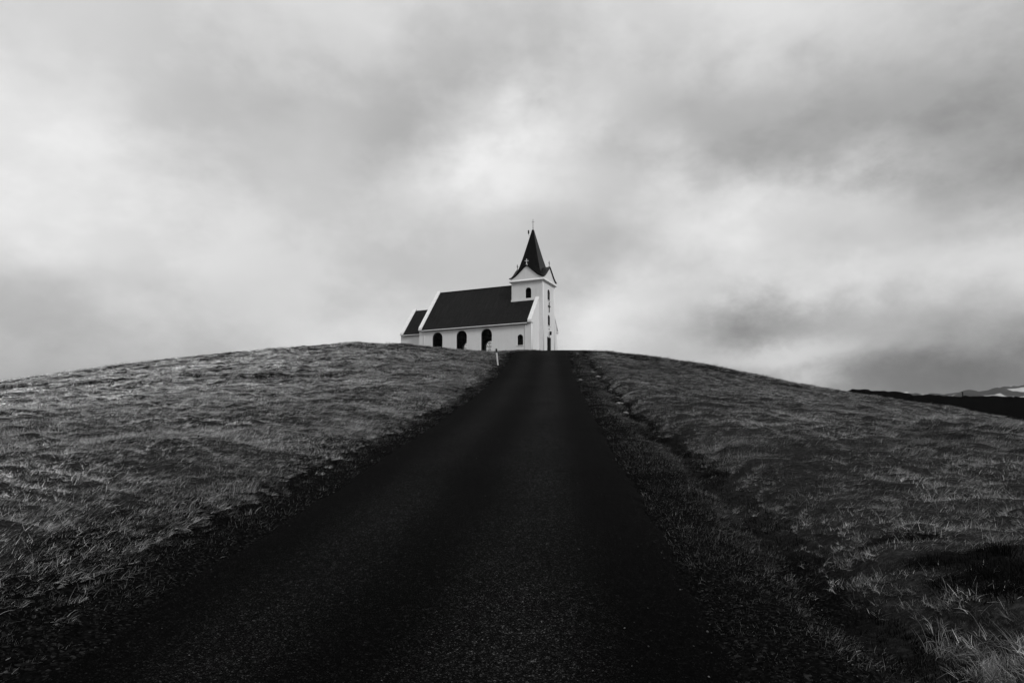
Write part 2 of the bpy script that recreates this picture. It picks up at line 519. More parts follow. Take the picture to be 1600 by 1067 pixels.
def height(X, Y, detail=True):
    r = np.hypot(X, Y); az = np.arctan2(X, Y)
    e = np.interp(az, s_az, s_e)
    rc = np.minimum(r, 62.0)
    wr = sstep(5, 58, rc)
    wr = wr + (1 - wr) * sstep(R(50), R(100), np.abs(az))
    h = prof(rc) + (e - E_ROAD) * rc * wr
    # past the crest: level off, then fall to the coastal plain
    q = np.maximum(r - 62, 0)
    lev = np.where(q < 36, q - q * q / 72.0, 18.0)
    h = h + e * lev
    fall = sstep(110, 420, r)
    h = h * (1 - fall) + (-14) * fall
    # church mound kept level
    cd = church_dist(X, Y)
    k = 1 - sstep(2.0, 15.0, cd)
    h = h * (1 - k) + (CHZ + .02) * k
    # dark ridge beyond the right-hand field
    xr = 800 + F * np.tan(np.clip(az, -1.2, 1.2)) * CP
    ridge_e = np.interp(xr, [1180, 1290, 1330, 1400, 1440, 1500, 1600, 2000, 2600], [.02, .066, .0705, .0645, .062, .058, .0547, .045, .02])
    rk = np.exp(-((r - 165) / 34.0) ** 2) * sstep(1180, 1300, xr) * (Y > 0)
    h = h * (1 - rk) + (CAMZ + 165 * ridge_e + fbm(X * .25, Y * .25, 3) * .5 + fbm(X * .9, Y * .9, 3) * .5) * rk
    # road bed, verges, left bank, right ditch
    d = X - RX(Y)
    onr = (Y < 84) & (Y > -30)
    if detail:
        away = sstep(2.9, 5.5, np.abs(d)) * np.minimum(sstep(1, 8, cd), 1)
        away = np.where(onr, away, 1)
        far = 1 - sstep(90, 200, r) * .9
        h = h + away * far * (fbm(X * .12 + 3, Y * .12, 3) * .18 + fbm(X * .6, Y * .9, 3) * .15 + np.abs(fbm(X * 1.4 + 9, Y * 2.2, 2)) * .24)
    dl = np.where(onr, -d, 99); dr_ = np.where(onr, d, 99)
    nearfade = 1 - sstep(40, 62, Y)
    h = h - .05 * (1 - sstep(2.35, 2.6, np.abs(np.where(onr, d, 99)))) - .03 * (1 - sstep(3.2, 3.6, np.abs(np.where(onr, d, 99))))
    wob = fbm(Y * .45, Y * 0 + 2, 3) * .5
    h = h + .17 * sstep(2.85, 3.15, dl + wob * .6) * (1 - sstep(5, 11, dl)) * nearfade * (dl < 50)
    h = h - .20 * np.exp(-((dr_ + wob - 3.75) / .40) ** 2) * nearfade + .13 * sstep(4.1, 4.6, dr_ + wob) * (1 - sstep(5, 10, dr_)) * nearfade * (dr_ < 50)
    return h

def px_to_ground(px, py):
    v = ray(px, py)
    ts = np.linspace(3, 100, 4000)
    P = v[None, :] * ts[:, None]
    hh = height(P[:, 0], P[:, 1])
    below = np.nonzero(P[:, 2] + CAMZ < hh)[0]
    i = below[0] if len(below) else len(ts) - 1
    return P[i, 0], P[i, 1]

# dark heath patches: pixel centre and half sizes in metres
HEATH = []
for (px, py, a_, b_) in [(1580, 888, .75, .32), (1490, 872, .55, .2), (1390, 845, .5, .13), (1660, 900, 1.0, .4), (480, 588, 3.2, 1.0), (410, 590, 1.6, .8), (170, 597, 2.5, .8), (40, 604, 1.8, .7), (320, 586, 2.0, .6),
                         (580, 541, 6, 2.2), (660, 543, 4.5, 1.8), (520, 543, 4, 1.4), (1010, 562, 2.5, 1.5), (970, 554, 3.5, 1.5), (1130, 580, 2.5, .9), (1230, 602, 2.5, .8), (1345, 1030, .35, .10), (1090, 620, 1.2, .5),
                         ]:
    gx, gy = px_to_ground(px, py)
    HEATH.append((gx, gy, a_, b_))
def heath_at(X, Y):
    s = np.zeros_like(X)
    wx = fbm(X * .8 + 31, Y * .8, 3) * .9; wy = fbm(X * .8, Y * .8 + 57, 3) * .9
    for gx, gy, a_, b_ in HEATH:
        k_ = ((X + wx * a_ * .7 - gx) / a_) ** 2 + ((Y + wy * b_ * .7 - gy) / b_) ** 2
        s = np.maximum(s, (1 - sstep(.3, 1.5, k_)) * (.78 if gy < 20 else .38))
    r = np.hypot(X, Y); xr = 800 + F * np.tan(np.clip(np.arctan2(X, Y), -1.2, 1.2)) * CP
    s = np.maximum(s, sstep(85, 100, r) * sstep(1150, 1280, xr))  # far right ridge takes the near-black ground colour throughout
    return s

az_f = np.arange(-52, 52.01, .26)
az = R(1) * np.concatenate([np.arange(-180, -52, 4.0), az_f, np.arange(54, 180, 4.0)])
rr = [.6]
while rr[-1] < 110: rr.append(rr[-1] + .06 + .0075 * rr[-1])
while rr[-1] < 9000: rr.append(rr[-1] * 1.06)
rr = np.array(rr)
AZ, RR = np.meshgrid(az, rr)
TX, TY = RR * np.sin(AZ), RR * np.cos(AZ)
TZ = height(TX, TY)
na_, nr_ = len(az), len(rr)
verts = np.stack([TX.ravel(), TY.ravel(), TZ.ravel()], 1)
i, j = np.meshgrid(np.arange(nr_ - 1), np.arange(na_), indexing='ij')
j2 = (j + 1) % na_
quads = np.stack([i * na_ + j, i * na_ + j2, (i + 1) * na_ + j2, (i + 1) * na_ + j], -1).reshape(-1, 4)
# orientation: make normals face up
quads = quads[:, ::-1]
me = bpy.data.meshes.new('hillside')
cz = len(verts)
verts = np.vstack([verts, [[0, 0, float(height(np.array([0.0]), np.array([0.001]))[0])]]])
me.from_pydata(verts.tolist(), [], quads.tolist() + [[cz, k_, (k_ + 1) % na_][::-1] for k_ in range(na_)])
at_ = me.attributes.new('heath', 'FLOAT', 'POINT')
at_.data.foreach_set('value', np.append(heath_at(TX.ravel(), TY.ravel()), 0).astype(np.float32))
dd = np.abs(TX - RX(TY)).ravel()
vgv = (1 - sstep(3.3, 4.1, dd + fbm(TX.ravel(), TY.ravel(), 3) * .7)) * ((TY.ravel() < 84) & (TY.ravel() > -30))
at_ = me.attributes.new('verge', 'FLOAT', 'POINT')
at_.data.foreach_set('value', np.append(vgv, 1).astype(np.float32))
me.polygons.foreach_set('use_smooth', [True] * len(me.polygons))
tag(link('hillside', me, M['soil']), kind='structure')

# ------------------------------------------------------------------ road
ys = np.concatenate([np.arange(-14, 20, .12), np.arange(20, 82, .3)])
ac = np.linspace(-1, 1, 33)
YY, AC = np.meshgrid(ys, ac, indexing='ij')
edge = ROADW / 2 + fbm(YY * 1.3, np.sign(AC) * 7.7, 4) * .16
XX = RX(YY) + AC * edge
ZZ = height(RX(YY), YY, False) + .05 + .03 * (1 - AC ** 2) + .055 * 1.0
ZZ = ZZ - .06 * (np.abs(AC) > .97) + fbm(XX * .8, YY * .8, 3) * .012
ZZ += .02 * sstep(20, 60, YY)
nv, nc = YY.shape
i, j = np.meshgrid(np.arange(nv - 1), np.arange(nc - 1), indexing='ij')
q = np.stack([i * nc + j, i * nc + j + 1, (i + 1) * nc + j + 1, (i + 1) * nc + j], -1).reshape(-1, 4)
me = bpy.data.meshes.new('road')
me.from_pydata(np.stack([XX.ravel(), YY.ravel(), ZZ.ravel()], 1).tolist(), [], q.tolist())
at_ = me.attributes.new('across', 'FLOAT', 'POINT')
at_.data.foreach_set('value', (AC * edge).ravel().astype(np.float32))
me.polygons.foreach_set('use_smooth', [True] * len(me.polygons))
tag(link('road', me, M['asphalt']), kind='structure')
def road_z(X, Y): return height(RX(Y), Y, False) + .105 + .03 * (1 - np.clip((X - RX(Y)) / 2.35, -1, 1) ** 2)

# ------------------------------------------------------------------ distant mountains
azm = R(1) * np.arange(22, 62, .12)
rm = np.linspace(2300, 4600, 70)
AZ, RR = np.meshgrid(azm, rm)
X_, Y_ = RR * np.sin(AZ), RR * np.cos(AZ)
xr = 800 + F * np.tan(AZ) * CP
top = np.interp(xr, [1200, 1330, 1400, 1480, 1530, 1600, 1700, 1900, 2400], [0, 200, 272, 266, 260, 278, 300, 330, 300])
prof_m = np.clip((RR - 2300) / 1500, 0, 1) ** .9 * (1 - sstep(3900, 4700, RR))
rid = 1 - np.abs(fbm(X_ / 420, Y_ / 420, 5)) * 2
Z_ = -20 + top * prof_m * (.78 + .30 * rid) + fbm(X_ / 150, Y_ / 150, 4) * 26 * prof_m
na2 = len(azm)
i, j = np.meshgrid(np.arange(len(rm) - 1), np.arange(na2 - 1), indexing='ij')
q = np.stack([i * na2 + j, (i + 1) * na2 + j, (i + 1) * na2 + j + 1, i * na2 + j + 1], -1).reshape(-1, 4)[:, ::-1]
me = bpy.data.meshes.new('mountains')
me.from_pydata(np.stack([X_.ravel(), Y_.ravel(), Z_.ravel()], 1).tolist(), [], q.tolist())
snow = np.clip(fbm(X_ / 90 + 40, Z_ / 40 + Y_ / 400, 4) * 1.0 + .12, 0, 1)
at_ = me.attributes.new('snow', 'FLOAT', 'POINT')
at_.data.foreach_set('value', snow.ravel().astype(np.float32))
me.polygons.foreach_set('use_smooth', [True] * len(me.polygons))
tag(link('mountains', me, M['rock']), kind='structure')

# ------------------------------------------------------------------ church
church = empty('church', (CH[0], CH[1], CHZ), -TH)
tag(church, 'white church with dark roofs and pointed steeple standing on the hilltop', 'church')
NW, NL, EV, RG = 9.4, 16.1, 4.55, 10.3
MID = NW / 2
SL = (RG - EV) / MID
T = .4
def window(c, wd, z0, z1, axis, face, inward, bars, tracery=False, rec=.14):
    """An arched window set into a wall: face = coordinate of the outer wall face, inward = +1/-1 along the axis."""
    a0 = face + inward * rec
    lo = min(a0, a0 + inward * .09)
    wn = plate('window', arch(c, wd - .004, z0 + .002, z1 - .002), [arch(c, wd - .15, z0 + .075, z1 - .075)], .09, axis, lo, M['frame'], church)
    p0 = face + inward * (rec + .045)
    plate('pane', arch(c, wd - .13, z0 + .065, z1 - .065), [], .008, axis, p0 - .004, M['glass'], wn)
    bm = bmesh.new()
    def bar(a, b_, za, zb, dp=.05):
        if axis == 'y': box(bm, a, b_, p0 - dp / 2, p0 + dp / 2, za, zb)
        else: box(bm, p0 - dp / 2, p0 + dp / 2, a, b_, za, zb)
    r = wd / 2 - .07
    zc = z1 - wd / 2
    nvb, nhb = bars
    for k in range(1, nvb + 1):
        xx = c - r + 2 * r * k / (nvb + 1)
        bar(xx - .018, xx + .018, z0 + .07, (zc - .02) if tracery else zc + math.sqrt(max(r * r - (xx - c) ** 2, 0)) - .0)
    for k in range(1, nhb + 1):
        zz = z0 + .07 + (zc - z0 - .07) * k / nhb
        bar(c - r, c + r, zz - .018, zz + .018, .056)
    if tracery:
        for ang in (45, 90, 135):
            pa = (c + .30 * r * math.cos(R(ang)), zc + .30 * r * math.sin(R(ang))); pb = (c + r * math.cos(R(ang)), zc + r * math.sin(R(ang)))
            f3 = (lambda q: (q[0], p0, q[1])) if axis == 'y' else (lambda q: (p0, q[0], q[1]))
            tube(bm, [f3(pa), f3(pb)], .02, 6)
        for rad_ in (.32, .68):
            pts_ = [(c + rad_ * r * math.cos(math.pi * k / 12), zc + rad_ * r * math.sin(math.pi * k / 12)) for k in range(13)]
            f3 = (lambda q: (q[0], p0, q[1])) if axis == 'y' else (lambda q: (p0, q[0], q[1]))
            tube(bm, [f3(q) for q in pts_], .02, 6)
    bm_obj('glazing_bars', bm, M['frame'], wn)
    bm = bmesh.new()
    s0, s1 = sorted((face - inward * .06, face + inward * (rec - .002)))
    if axis == 'y': box(bm, c - wd / 2 - .08, c + wd / 2 + .08, s0, s1, z0 - .09, z0 - .002, .01)
    else: box(bm, s0, s1, c - wd / 2 - .08, c + wd / 2 + .08, z0 - .09, z0 - .002, .01)
    bm_obj('sill', bm, M['trim'], wn)
    return wn

WBIG = [(-13.32, 1.56, 1.05, 4.0), (-9.74, 1.56, 1.05, 4.0), (-6.17, 1.56, 1.05, 4.0)]
WSM = (-1.5, .80, 1.62, 2.95)
FS = .28
holes = [arch(*q) for q in WBIG] + [arch(*WSM)]
holes_far = [arch(q[0] - FS, *q[1:]) for q in WBIG] + [arch(*WSM)]
side = [(-NL, -1.2), (0, -1.2), (0, EV), (-NL, EV)]
sidein = [(-NL + T, .1), (-T, .1), (-T, EV), (-NL + T, EV)]
plate('side_wall', side, holes, T, 'y', 0, M['plaster'], church)
plate('side_wall', side, holes_far, T, 'y', NW - T, M['plaster'], church)
plate('dark_lining', sidein, holes, .03, 'y', T + .002, M['interior'], church)
plate('dark_lining', sidein, holes_far, .03, 'y', NW - T - .032, M['interior'], church)
for q in WBIG:
    window(*q, 'y', 0, 1, (3, 4), True)
    window(q[0] - FS, *q[1:], 'y', NW, -1, (3, 4), True)
window(*WSM, 'y', 0, 1, (1, 2))
window(*WSM, 'y', NW, -1, (1, 2))
PAR = .30                                        # parapet rises above the roof
gab = [(T + .002, -1.2), (NW - T - .002, -1.2), (NW - T - .002, EV + PAR + T * SL), (MID, RG + PAR), (T + .002, EV + PAR + T * SL)]
tw0, tw1 = 2.55, 6.85                            # tower across the nave
TU0, TU1 = -3.8, .55                             # tower along the nave
gfront = [(T + .002, -1.2), (tw0 - .002, -1.2), (tw0 - .002, EV + PAR + tw0 * SL), (T + .002, EV + PAR + T * SL)]
gfront2 = [(NW - a, b_) for a, b_ in gfront][::-1]
plate('gable_wall', gfront, [], T - .002, 'x', -T, M['plaster'], church)
plate('gable_wall', gfront2, [], T - .002, 'x', -T, M['plaster'], church)
plate('gable_wall', gab, [], T - .002, 'x', -NL + .002, M['plaster'], church)
plate('dark_lining', [(T + .04, .1), (NW - T - .04, .1), (NW - T - .04, EV), (MID, RG - .4), (T + .04, EV)], [], .03, 'x', -NL + T + .01, M['interior'], church)
# sloping copings on the gables
def coping(u0, u1, v0, z0, v1, z1, hgt=.16, name='coping'):
    bm = bmesh.new()
    pr = [(v0, z0), (v1, z1), (v1, z1 + hgt), (v0, z0 + hgt)]
    a = [bm.verts.new((u0, v, z)) for v, z in pr]; c = [bm.verts.new((u1, v, z)) for v, z in pr]
    bm.faces.new(a); bm.faces.new(c[::-1])
    for k in range(4): bm.faces.new((a[k], a[(k + 1) % 4], c[(k + 1) % 4], c[k]))
    return bm_obj(name, bm, M['trim'], church)
for (ua, ub, vend) in ((-.46, .06, tw0 - .003), (-NL - .06, -NL + .46, MID)):
    for sgn in (0, 1):
        f_ = (lambda v: v) if sgn == 0 else (lambda v: NW - v)
        coping(ua, ub, f_(-.12), EV + PAR - .12 * SL - .10, f_(vend), EV + PAR + vend * SL + .003)
        bm = bmesh.new()
        va, vb = sorted((f_(-.22), f_(T + .1)))
        box(bm, ua + .01, ub + .012, va, vb, EV - .18, EV + .06, .02)
        bm_obj('kneeler', bm, M['trim'], church)
# nave roof: two slabs with an opening round the tower
def roof_slab(name, u0, u1, va, vb, za, zb, th=.10, parent=church, mat='roof'):
    bm = bmesh.new()
    seg = max(2, int((u1 - u0) / 1.0))
    nrm = Vector((0, -(zb - za), (vb - va))).normalized()
    if nrm.z < 0: nrm = -nrm
    for k in range(seg):
        a, c = u0 + (u1 - u0) * k / seg, u0 + (u1 - u0) * (k + 1) / seg
        p = [Vector((a, va, za)), Vector((c, va, za)), Vector((c, vb, zb)), Vector((a, vb, zb))]
        lo = [bm.verts.new(q) for q in p]; hi = [bm.verts.new(q + nrm * th) for q in p]
        bm.faces.new(lo[::-1]); bm.faces.new(hi)
        for i_ in range(4):
            bm.faces.new((lo[i_], lo[(i_ + 1) % 4], hi[(i_ + 1) % 4], hi[i_]))
    bmesh.ops.remove_doubles(bm, verts=bm.verts, dist=1e-4)
    return bm_obj(name, bm, M[mat], parent)
OV = .22
for sgn in (0, 1):
    f_ = (lambda v: v) if sgn == 0 else (lambda v: NW - v)
    roof_slab('roof', -NL + .401, TU0 - .003, f_(-OV), f_(MID), EV - OV * SL, RG)
    roof_slab('roof', TU0 - .003, -.402, f_(-OV), f_(tw0 - .01), EV - OV * SL, EV + (tw0 - .01) * SL)
    bm = bmesh.new()
    yy = f_(-OV - .06)
    tube(bm, [(-NL + .45, yy, EV - OV * SL + .01), (-.45, yy, EV - OV * SL + .01)], .065, 8)
    gt = bm_obj('gutter', bm, M['trim'], church)
    for uu in (-15.3, -.75):
        bm = bmesh.new()
        tube(bm, [(uu, yy, EV - OV * SL), (uu, f_(-.06), EV - .75), (uu, f_(-.06), -.6)], .038, 8)
        bm_obj('downpipe', bm, M['trim'], gt)
bm = bmesh.new()
tube(bm, [(-NL + .42, MID, RG + .12), (TU0 - .01, MID, RG + .12)], .09, 8)
bm_obj('ridge_cap', bm, M['roof'], church)
bm = bmesh.new()
box(bm, -NL + T, -T, T, NW - T, -.2, .1)
bm_obj('floor', bm, M['interior'], church)
bm = bmesh.new()
box(bm, -NL + T + .05, TU0 - .1, T + .05, NW - T - .05, EV - .05, EV + .0)
bm_obj('ceiling', bm, M['interior'], church)
# chancel
c0, c1, cu0, ce, cr = 1.58, NW - 1.58, -20.0, 4.39, 8.15
csl = (cr - ce) / (MID - c0)
plate('chancel_wall', [(cu0, -1.2), (-NL - .003, -1.2), (-NL - .003, ce), (cu0, ce)], [], T, 'y', c0, M['plaster'], church)
plate('chancel_wall', [(cu0, -1.2), (-NL - .003, -1.2), (-NL - .003, ce), (cu0, ce)], [], T, 'y', c1 - T, M['plaster'], church)
plate('gable_wall', [(c0 + T + .002, -1.2), (c1 - T - .002, -1.2), (c1 - T - .002, ce + .25 + T * csl), (MID, cr + .25), (c0 + T + .002, ce + .25 + T * csl)], [], T, 'x', cu0 + .002, M['plaster'], church)
for sgn in (0, 1):
    f_ = (lambda v: v) if sgn == 0 else (lambda v: NW - v)
    roof_slab('chancel_roof', cu0 + .40, -NL - .064, f_(c0 - .2), f_(MID), ce - .2 * csl, cr)
    coping(cu0 - .06, cu0 + .46, f_(c0 - .12), ce + .25 - .12 * csl - .08, f_(MID), cr + .253)
    bm = bmesh.new()
    va, vb = sorted((f_(c0 - .2), f_(c0 + T + .1)))
    box(bm, cu0 - .07, cu0 + .45, va, vb, ce - .16, ce + .05, .02)
    bm_obj('kneeler', bm, M['trim'], church)
    bm = bmesh.new()
    yy = f_(c0 - .26)
    tube(bm, [(cu0 + .46, yy, ce - .2 * csl + .01), (-NL - .07, yy, ce - .2 * csl + .01)], .06, 8)
    bm_obj('gutter', bm, M['trim'], church)
# tower
TZ1 = 10.15
TC = ((TU0 + TU1) / 2, MID)
TT = .35
wnS = (TC[0] + .17, .82, 8.05, 9.45)
tsides = [(TU0, -1.2), (TU1, -1.2), (TU1, TZ1), (TU0, TZ1)]
plate('tower_wall', tsides, [arch(*wnS)], TT, 'y', tw0, M['plaster'], church)
plate('tower_wall', tsides, [arch(*wnS)], TT, 'y', tw1 - TT, M['plaster'], church)
FW = [(MID, .90, 8.0, 9.42), (MID, .86, 4.65, 6.05)]
DR = (MID - .72, MID + .72, .12, 3.15)
tfr = [(tw0 + TT + .002, -1.2), (tw1 - TT - .002, -1.2), (tw1 - TT - .002, TZ1), (tw0 + TT + .002, TZ1)]
plate('tower_wall', tfr, [arch(*q) for q in FW] + [[(DR[0], DR[2]), (DR[1], DR[2]), (DR[1], DR[3]), (DR[0], DR[3])]], TT, 'x', TU1 - TT - .002, M['plaster'], church)
plate('tower_wall', tfr, [arch(MID, .80, 10.0 - 1.4 + .0, 10.0)] if False else [], TT, 'x', TU0 + .002, M['plaster'], church)
# corner returns so the front wall reads as one sheet with the sides
window(*wnS, 'y', tw0, 1, (1, 3))
window(*wnS, 'y', tw1, -1, (1, 3))
for q in FW:
    window(*q, 'x', TU1 - .002, -1, (1, 3), False, .04)
bm = bmesh.new()
box(bm, TU0 + TT + .02, TU1 - TT - .02, tw0 + TT + .02, tw1 - TT - .02, 7.0, 7.1)
box(bm, TU0 + TT + .02, TU0 + TT + .06, tw0 + TT + .02, tw1 - TT - .02, 7.11, 10.1)
box(bm, TC[0] - .8, TC[0] + .8, MID - .8, MID + .8, 7.12, 9.9)
bm_obj('belfry_dark_fill', bm, M['interior'], church)  # dark blocks added behind the belfry windows to keep them black
bm = bmesh.new()
box(bm, TU0 + TT + .03, TU1 - TT - 1.0, tw0 + TT + .02, tw1 - TT - .02, .0, 6.9)
bm_obj('porch_dark_fill', bm, M['interior'], church)  # dark block added to blacken the space behind door and lower window
# skirting where the roof meets the tower's sides
bm = bmesh.new()
box(bm, TU0 - .06, -.47, tw0 - .07, tw0 - .002, EV + (tw0) * SL + .02, EV + tw0 * SL + .30)
bm_obj('flashing', bm, M['trim'], church)
bm = bmesh.new()
box(bm, TU0 - .06, -.47, tw1 + .002, tw1 + .07, EV + (tw0) * SL + .02, EV + tw0 * SL + .30)
bm_obj('flashing', bm, M['trim'], church)
# door
bm = bmesh.new()
for k in range(2):
    a = DR[0] + .09 + k * .63
    box(bm, TU1 - .16, TU1 - .10, a, a + .62, DR[2] + .02, DR[3] - .09, .006)
    for zz in (.45, 1.35, 2.2):
        box(bm, TU1 - .10, TU1 - .085, a + .1, a + .52, zz, zz + .65, .01)
dr = bm_obj('door', bm, M['door'], church)
bm = bmesh.new()
box(bm, TU1 - .30, TU1 - .02, DR[0] + .003, DR[0] + .085, DR[2] + .003, DR[3] - .003)
box(bm, TU1 - .30, TU1 - .02, DR[1] - .085, DR[1] - .003, DR[2] + .003, DR[3] - .003)
box(bm, TU1 - .30, TU1 - .02, DR[0] + .087, DR[1] - .087, DR[3] - .085, DR[3] - .003)
bm_obj('frame', bm, M['grey_metal'], dr)
bm = bmesh.new()
tube(bm, [(TU1 - .10, MID + .1, 1.15), (TU1 - .04, MID + .1, 1.15), (TU1 - .04, MID + .22, 1.15)], .015, 6)
bm_obj('handle', bm, M['grey_metal'], dr)
bm = bmesh.new()
box(bm, TU1 + .002, TU1 + .9, MID - 1.3, MID + 1.3, -.6, -.05, .03)
box(bm, TU1 + .003, TU1 + .5, MID - 1.1, MID + 1.1, -.049, .1, .03)
bm_obj('steps', bm, M['stone'], church)
# lantern, plaque and black cross on the tower front
bm = bmesh.new()
tube(bm, [(TU1, MID, 3.86), (TU1 + .16, MID, 3.90), (TU1 + .22, MID, 3.84)], .018, 6)
box(bm, TU1 + .12, TU1 + .32, MID - .11, MID + .11, 3.42, 3.80, .02)
box(bm, TU1 + .09, TU1 + .35, MID - .14, MID + .14, 3.80, 3.84, .01)
ln = bm_obj('lantern', bm, M['dark_metal'], church)
bm = bmesh.new()
box(bm, TU1 + .003, TU1 + .03, MID - .17, MID + .17, 4.12, 4.28, .006)
bm_obj('plaque', bm, M['grey_metal'], church)
bm = bmesh.new()
pts_ = [(-.06, 6.40), (.06, 6.40), (.06, 7.08), (.15, 7.13), (.36, 7.13), (.36, 7.27), (.15, 7.27), (.06, 7.36), (.06, 7.72), (-.06, 7.72), (-.06, 7.36), (-.15, 7.27), (-.36, 7.27), (-.36, 7.13), (-.15, 7.13), (-.06, 7.08)]
bm.free()
plate('cross', [(MID + a, b_) for a, b_ in pts_], [], .06, 'x', TU1 + .03, M['dark_metal'], church)
# cornice: square stepped ring
hw = (tw1 - tw0) / 2
hu = (TU1 - TU0) / 2
def ring_band(name, prof_, mat):
    bm = bmesh.new()
    loops = []
    for o_, z in prof_:
        loops.append([bm.verts.new((TC[0] + sx * (hu + o_), TC[1] + sy * (hw + o_), z)) for sx, sy in ((-1, -1), (1, -1), (1, 1), (-1, 1))])
    for a, c in zip(loops, loops[1:]):
        for k in range(4): bm.faces.new((a[k], a[(k + 1) % 4], c[(k + 1) % 4], c[k]))
    bm.faces.new(loops[0]); bm.faces.new(loops[-1])
    return bm_obj(name, bm, M[mat], church)
ring_band('cornice', [(.003, 10.08), (.05, 10.10), (.05, 10.16), (.18, 10.26), (.28, 10.28), (.28, 10.38), (.22, 10.43), (.125, 10.55)], 'trim')
# spire
bm = bmesh.new()
sp_ = [(2.14, 10.50), (2.12, 10.80), (2.02, 10.95), (1.88, 11.15), (1.74, 11.42), (1.58, 11.85), (1.38, 12.5), (.98, 14.0), (.58, 15.7), (.20, 17.35), (.13, 17.7), (.10, 17.78)]
loops = []
for s_, z in sp_:
    k_ = s_ / 2.15
    loops.append([bm.verts.new((TC[0] + sx * hu * k_, TC[1] + sy * hw * k_, z)) for sx, sy in ((-1, -1), (1, -1), (1, 1), (-1, 1))])
for a, c in zip(loops, loops[1:]):
    for k in range(4): bm.faces.new((a[k], a[(k + 1) % 4], c[(k + 1) % 4], c[k]))
bm.faces.new(loops[0]); bm.faces.new(loops[-1])
spire = bm_obj('spire', bm, M['spire'], church)
# four gablets with bell-cast outlines
gs = np.array([0, .15, .33, .5, .64, .82, 1.0]); gz = np.array([1, .83, .60, .39, .23, .075, 0.0])
GH, GZ0, GWid = 1.66, 10.72, 2.41
half = [(s_ * GWid, GZ0 + GH * z) for s_, z in zip(gs, gz)]
outline = [(-a, b_) for a, b_ in half[::-1]] + half[1:]
for k in range(4):
    rot = Matrix.Translation((TC[0], TC[1], 0)) @ Matrix.Rotation(k * math.pi / 2, 4, 'Z')
    ext = (hw if k % 2 == 0 else hu)
    bm = bmesh.new()
    y0, y1 = -(ext + .26), -.3
    rows_ = []
    for inner in (False, True):                       # inner edge runs along the valleys to the neighbouring gablets
        yv = [(-max(abs(a) * .985, .3) if inner else y0) for a, b_ in outline]
        up_ = [bm.verts.new(rot @ Vector((a, yy, b_ + .09))) for (a, b_), yy in zip(outline, yv)]
        dn_ = [bm.verts.new(rot @ Vector((a, yy, b_ - .03))) for (a, b_), yy in zip(outline, yv)]
        rows_.append((up_, dn_))
    (u0_, d0_), (u1_, d1_) = rows_
    n_ = len(outline)
    for i_ in range(n_ - 1):
        bm.faces.new((u0_[i_], u0_[i_ + 1], u1_[i_ + 1], u1_[i_]))
        bm.faces.new((d0_[i_], d1_[i_], d1_[i_ + 1], d0_[i_ + 1]))
        bm.faces.new((u0_[i_], d0_[i_], d0_[i_ + 1], u0_[i_ + 1]))
        bm.faces.new((u1_[i_], u1_[i_ + 1], d1_[i_ + 1], d1_[i_]))
    bm.faces.new((u0_[0], u1_[0], d1_[0], d0_[0])); bm.faces.new((u0_[-1], d0_[-1], d1_[-1], u1_[-1]))
    gr = bm_obj('gablet_roof', bm, M['spire'], church)
    bm = bmesh.new()
    fo = [(a * .93, b_ - .035) for a, b_ in outline] + [(GWid * .93, 10.44), (-GWid * .93, 10.44)]
    fr_ = [bm.verts.new(rot @ Vector((a, -(ext + .12), b_))) for a, b_ in fo]
    bk_ = [bm.verts.new(rot @ Vector((a, -(ext - .10), b_))) for a, b_ in fo]
    bm.faces.new(fr_); bm.faces.new(bk_[::-1])
    for i_ in range(len(fo)):
        bm.faces.new((fr_[i_], fr_[(i_ + 1) % len(fo)], bk_[(i_ + 1) % len(fo)], bk_[i_]))
    bm_obj('gablet_face', bm, M['plaster'], church)
    bm = bmesh.new()
    zb = GZ0 + GH + .02
    yy = -(ext + .10)
    def rbox(x0, x1, ya, yb, z0, z1):
        n0 = len(bm.verts)
        box(bm, x0, x1, ya, yb, z0, z1)
        bm.verts.ensure_lookup_table()
        for v in bm.verts[n0:]: v.co = rot @ v.co
    rbox(-.035, .035, yy - .035, yy + .035, zb, zb + .84)
    rbox(-.25, -.036, yy - .03, yy + .03, zb + .53, zb + .60)
    rbox(.036, .25, yy - .03, yy + .03, zb + .53, zb + .60)
    rbox(-.09, .09, yy - .09, yy + .09, zb - .03, zb + .12)
    bm_obj('cross', bm, M['trim'] if k == 0 else M['grey_metal'], church)
# finial cross and the bracketed fitting beside the tip
bm = bmesh.new()
tube(bm, [(TC[0], MID, 17.6), (TC[0], MID, 19.25)], [.04, .025], 8)
tube(bm, [(TC[0] - .19, MID, 18.86), (TC[0] + .19, MID, 18.86)], .025, 8)
bmesh.ops.create_uvsphere(bm, u_segments=10, v_segments=6, radius=.06, matrix=Matrix.Translation((TC[0], MID, 18.0)))
bm_obj('finial_cross', bm, M['dark_metal'], church)
bm = bmesh.new()
tube(bm, [(TC[0] - .18, MID, 17.0), (TC[0] - .42, MID, 17.0), (TC[0] - .60, MID, 17.10), (TC[0] - .64, MID, 17.30)], .022, 8)
bk = bm_obj('bracket', bm, M['grey_metal'], church)
bm = bmesh.new()
tube(bm, [(TC[0] - .64, MID, 17.30), (TC[0] - .64, MID, 17.34), (TC[0] - .64, MID, 17.78), (TC[0] - .64, MID, 17.82)], [.04, .10, .10, .05], 10)
bm_obj('lamp', bm, M['dark_metal'], bk)

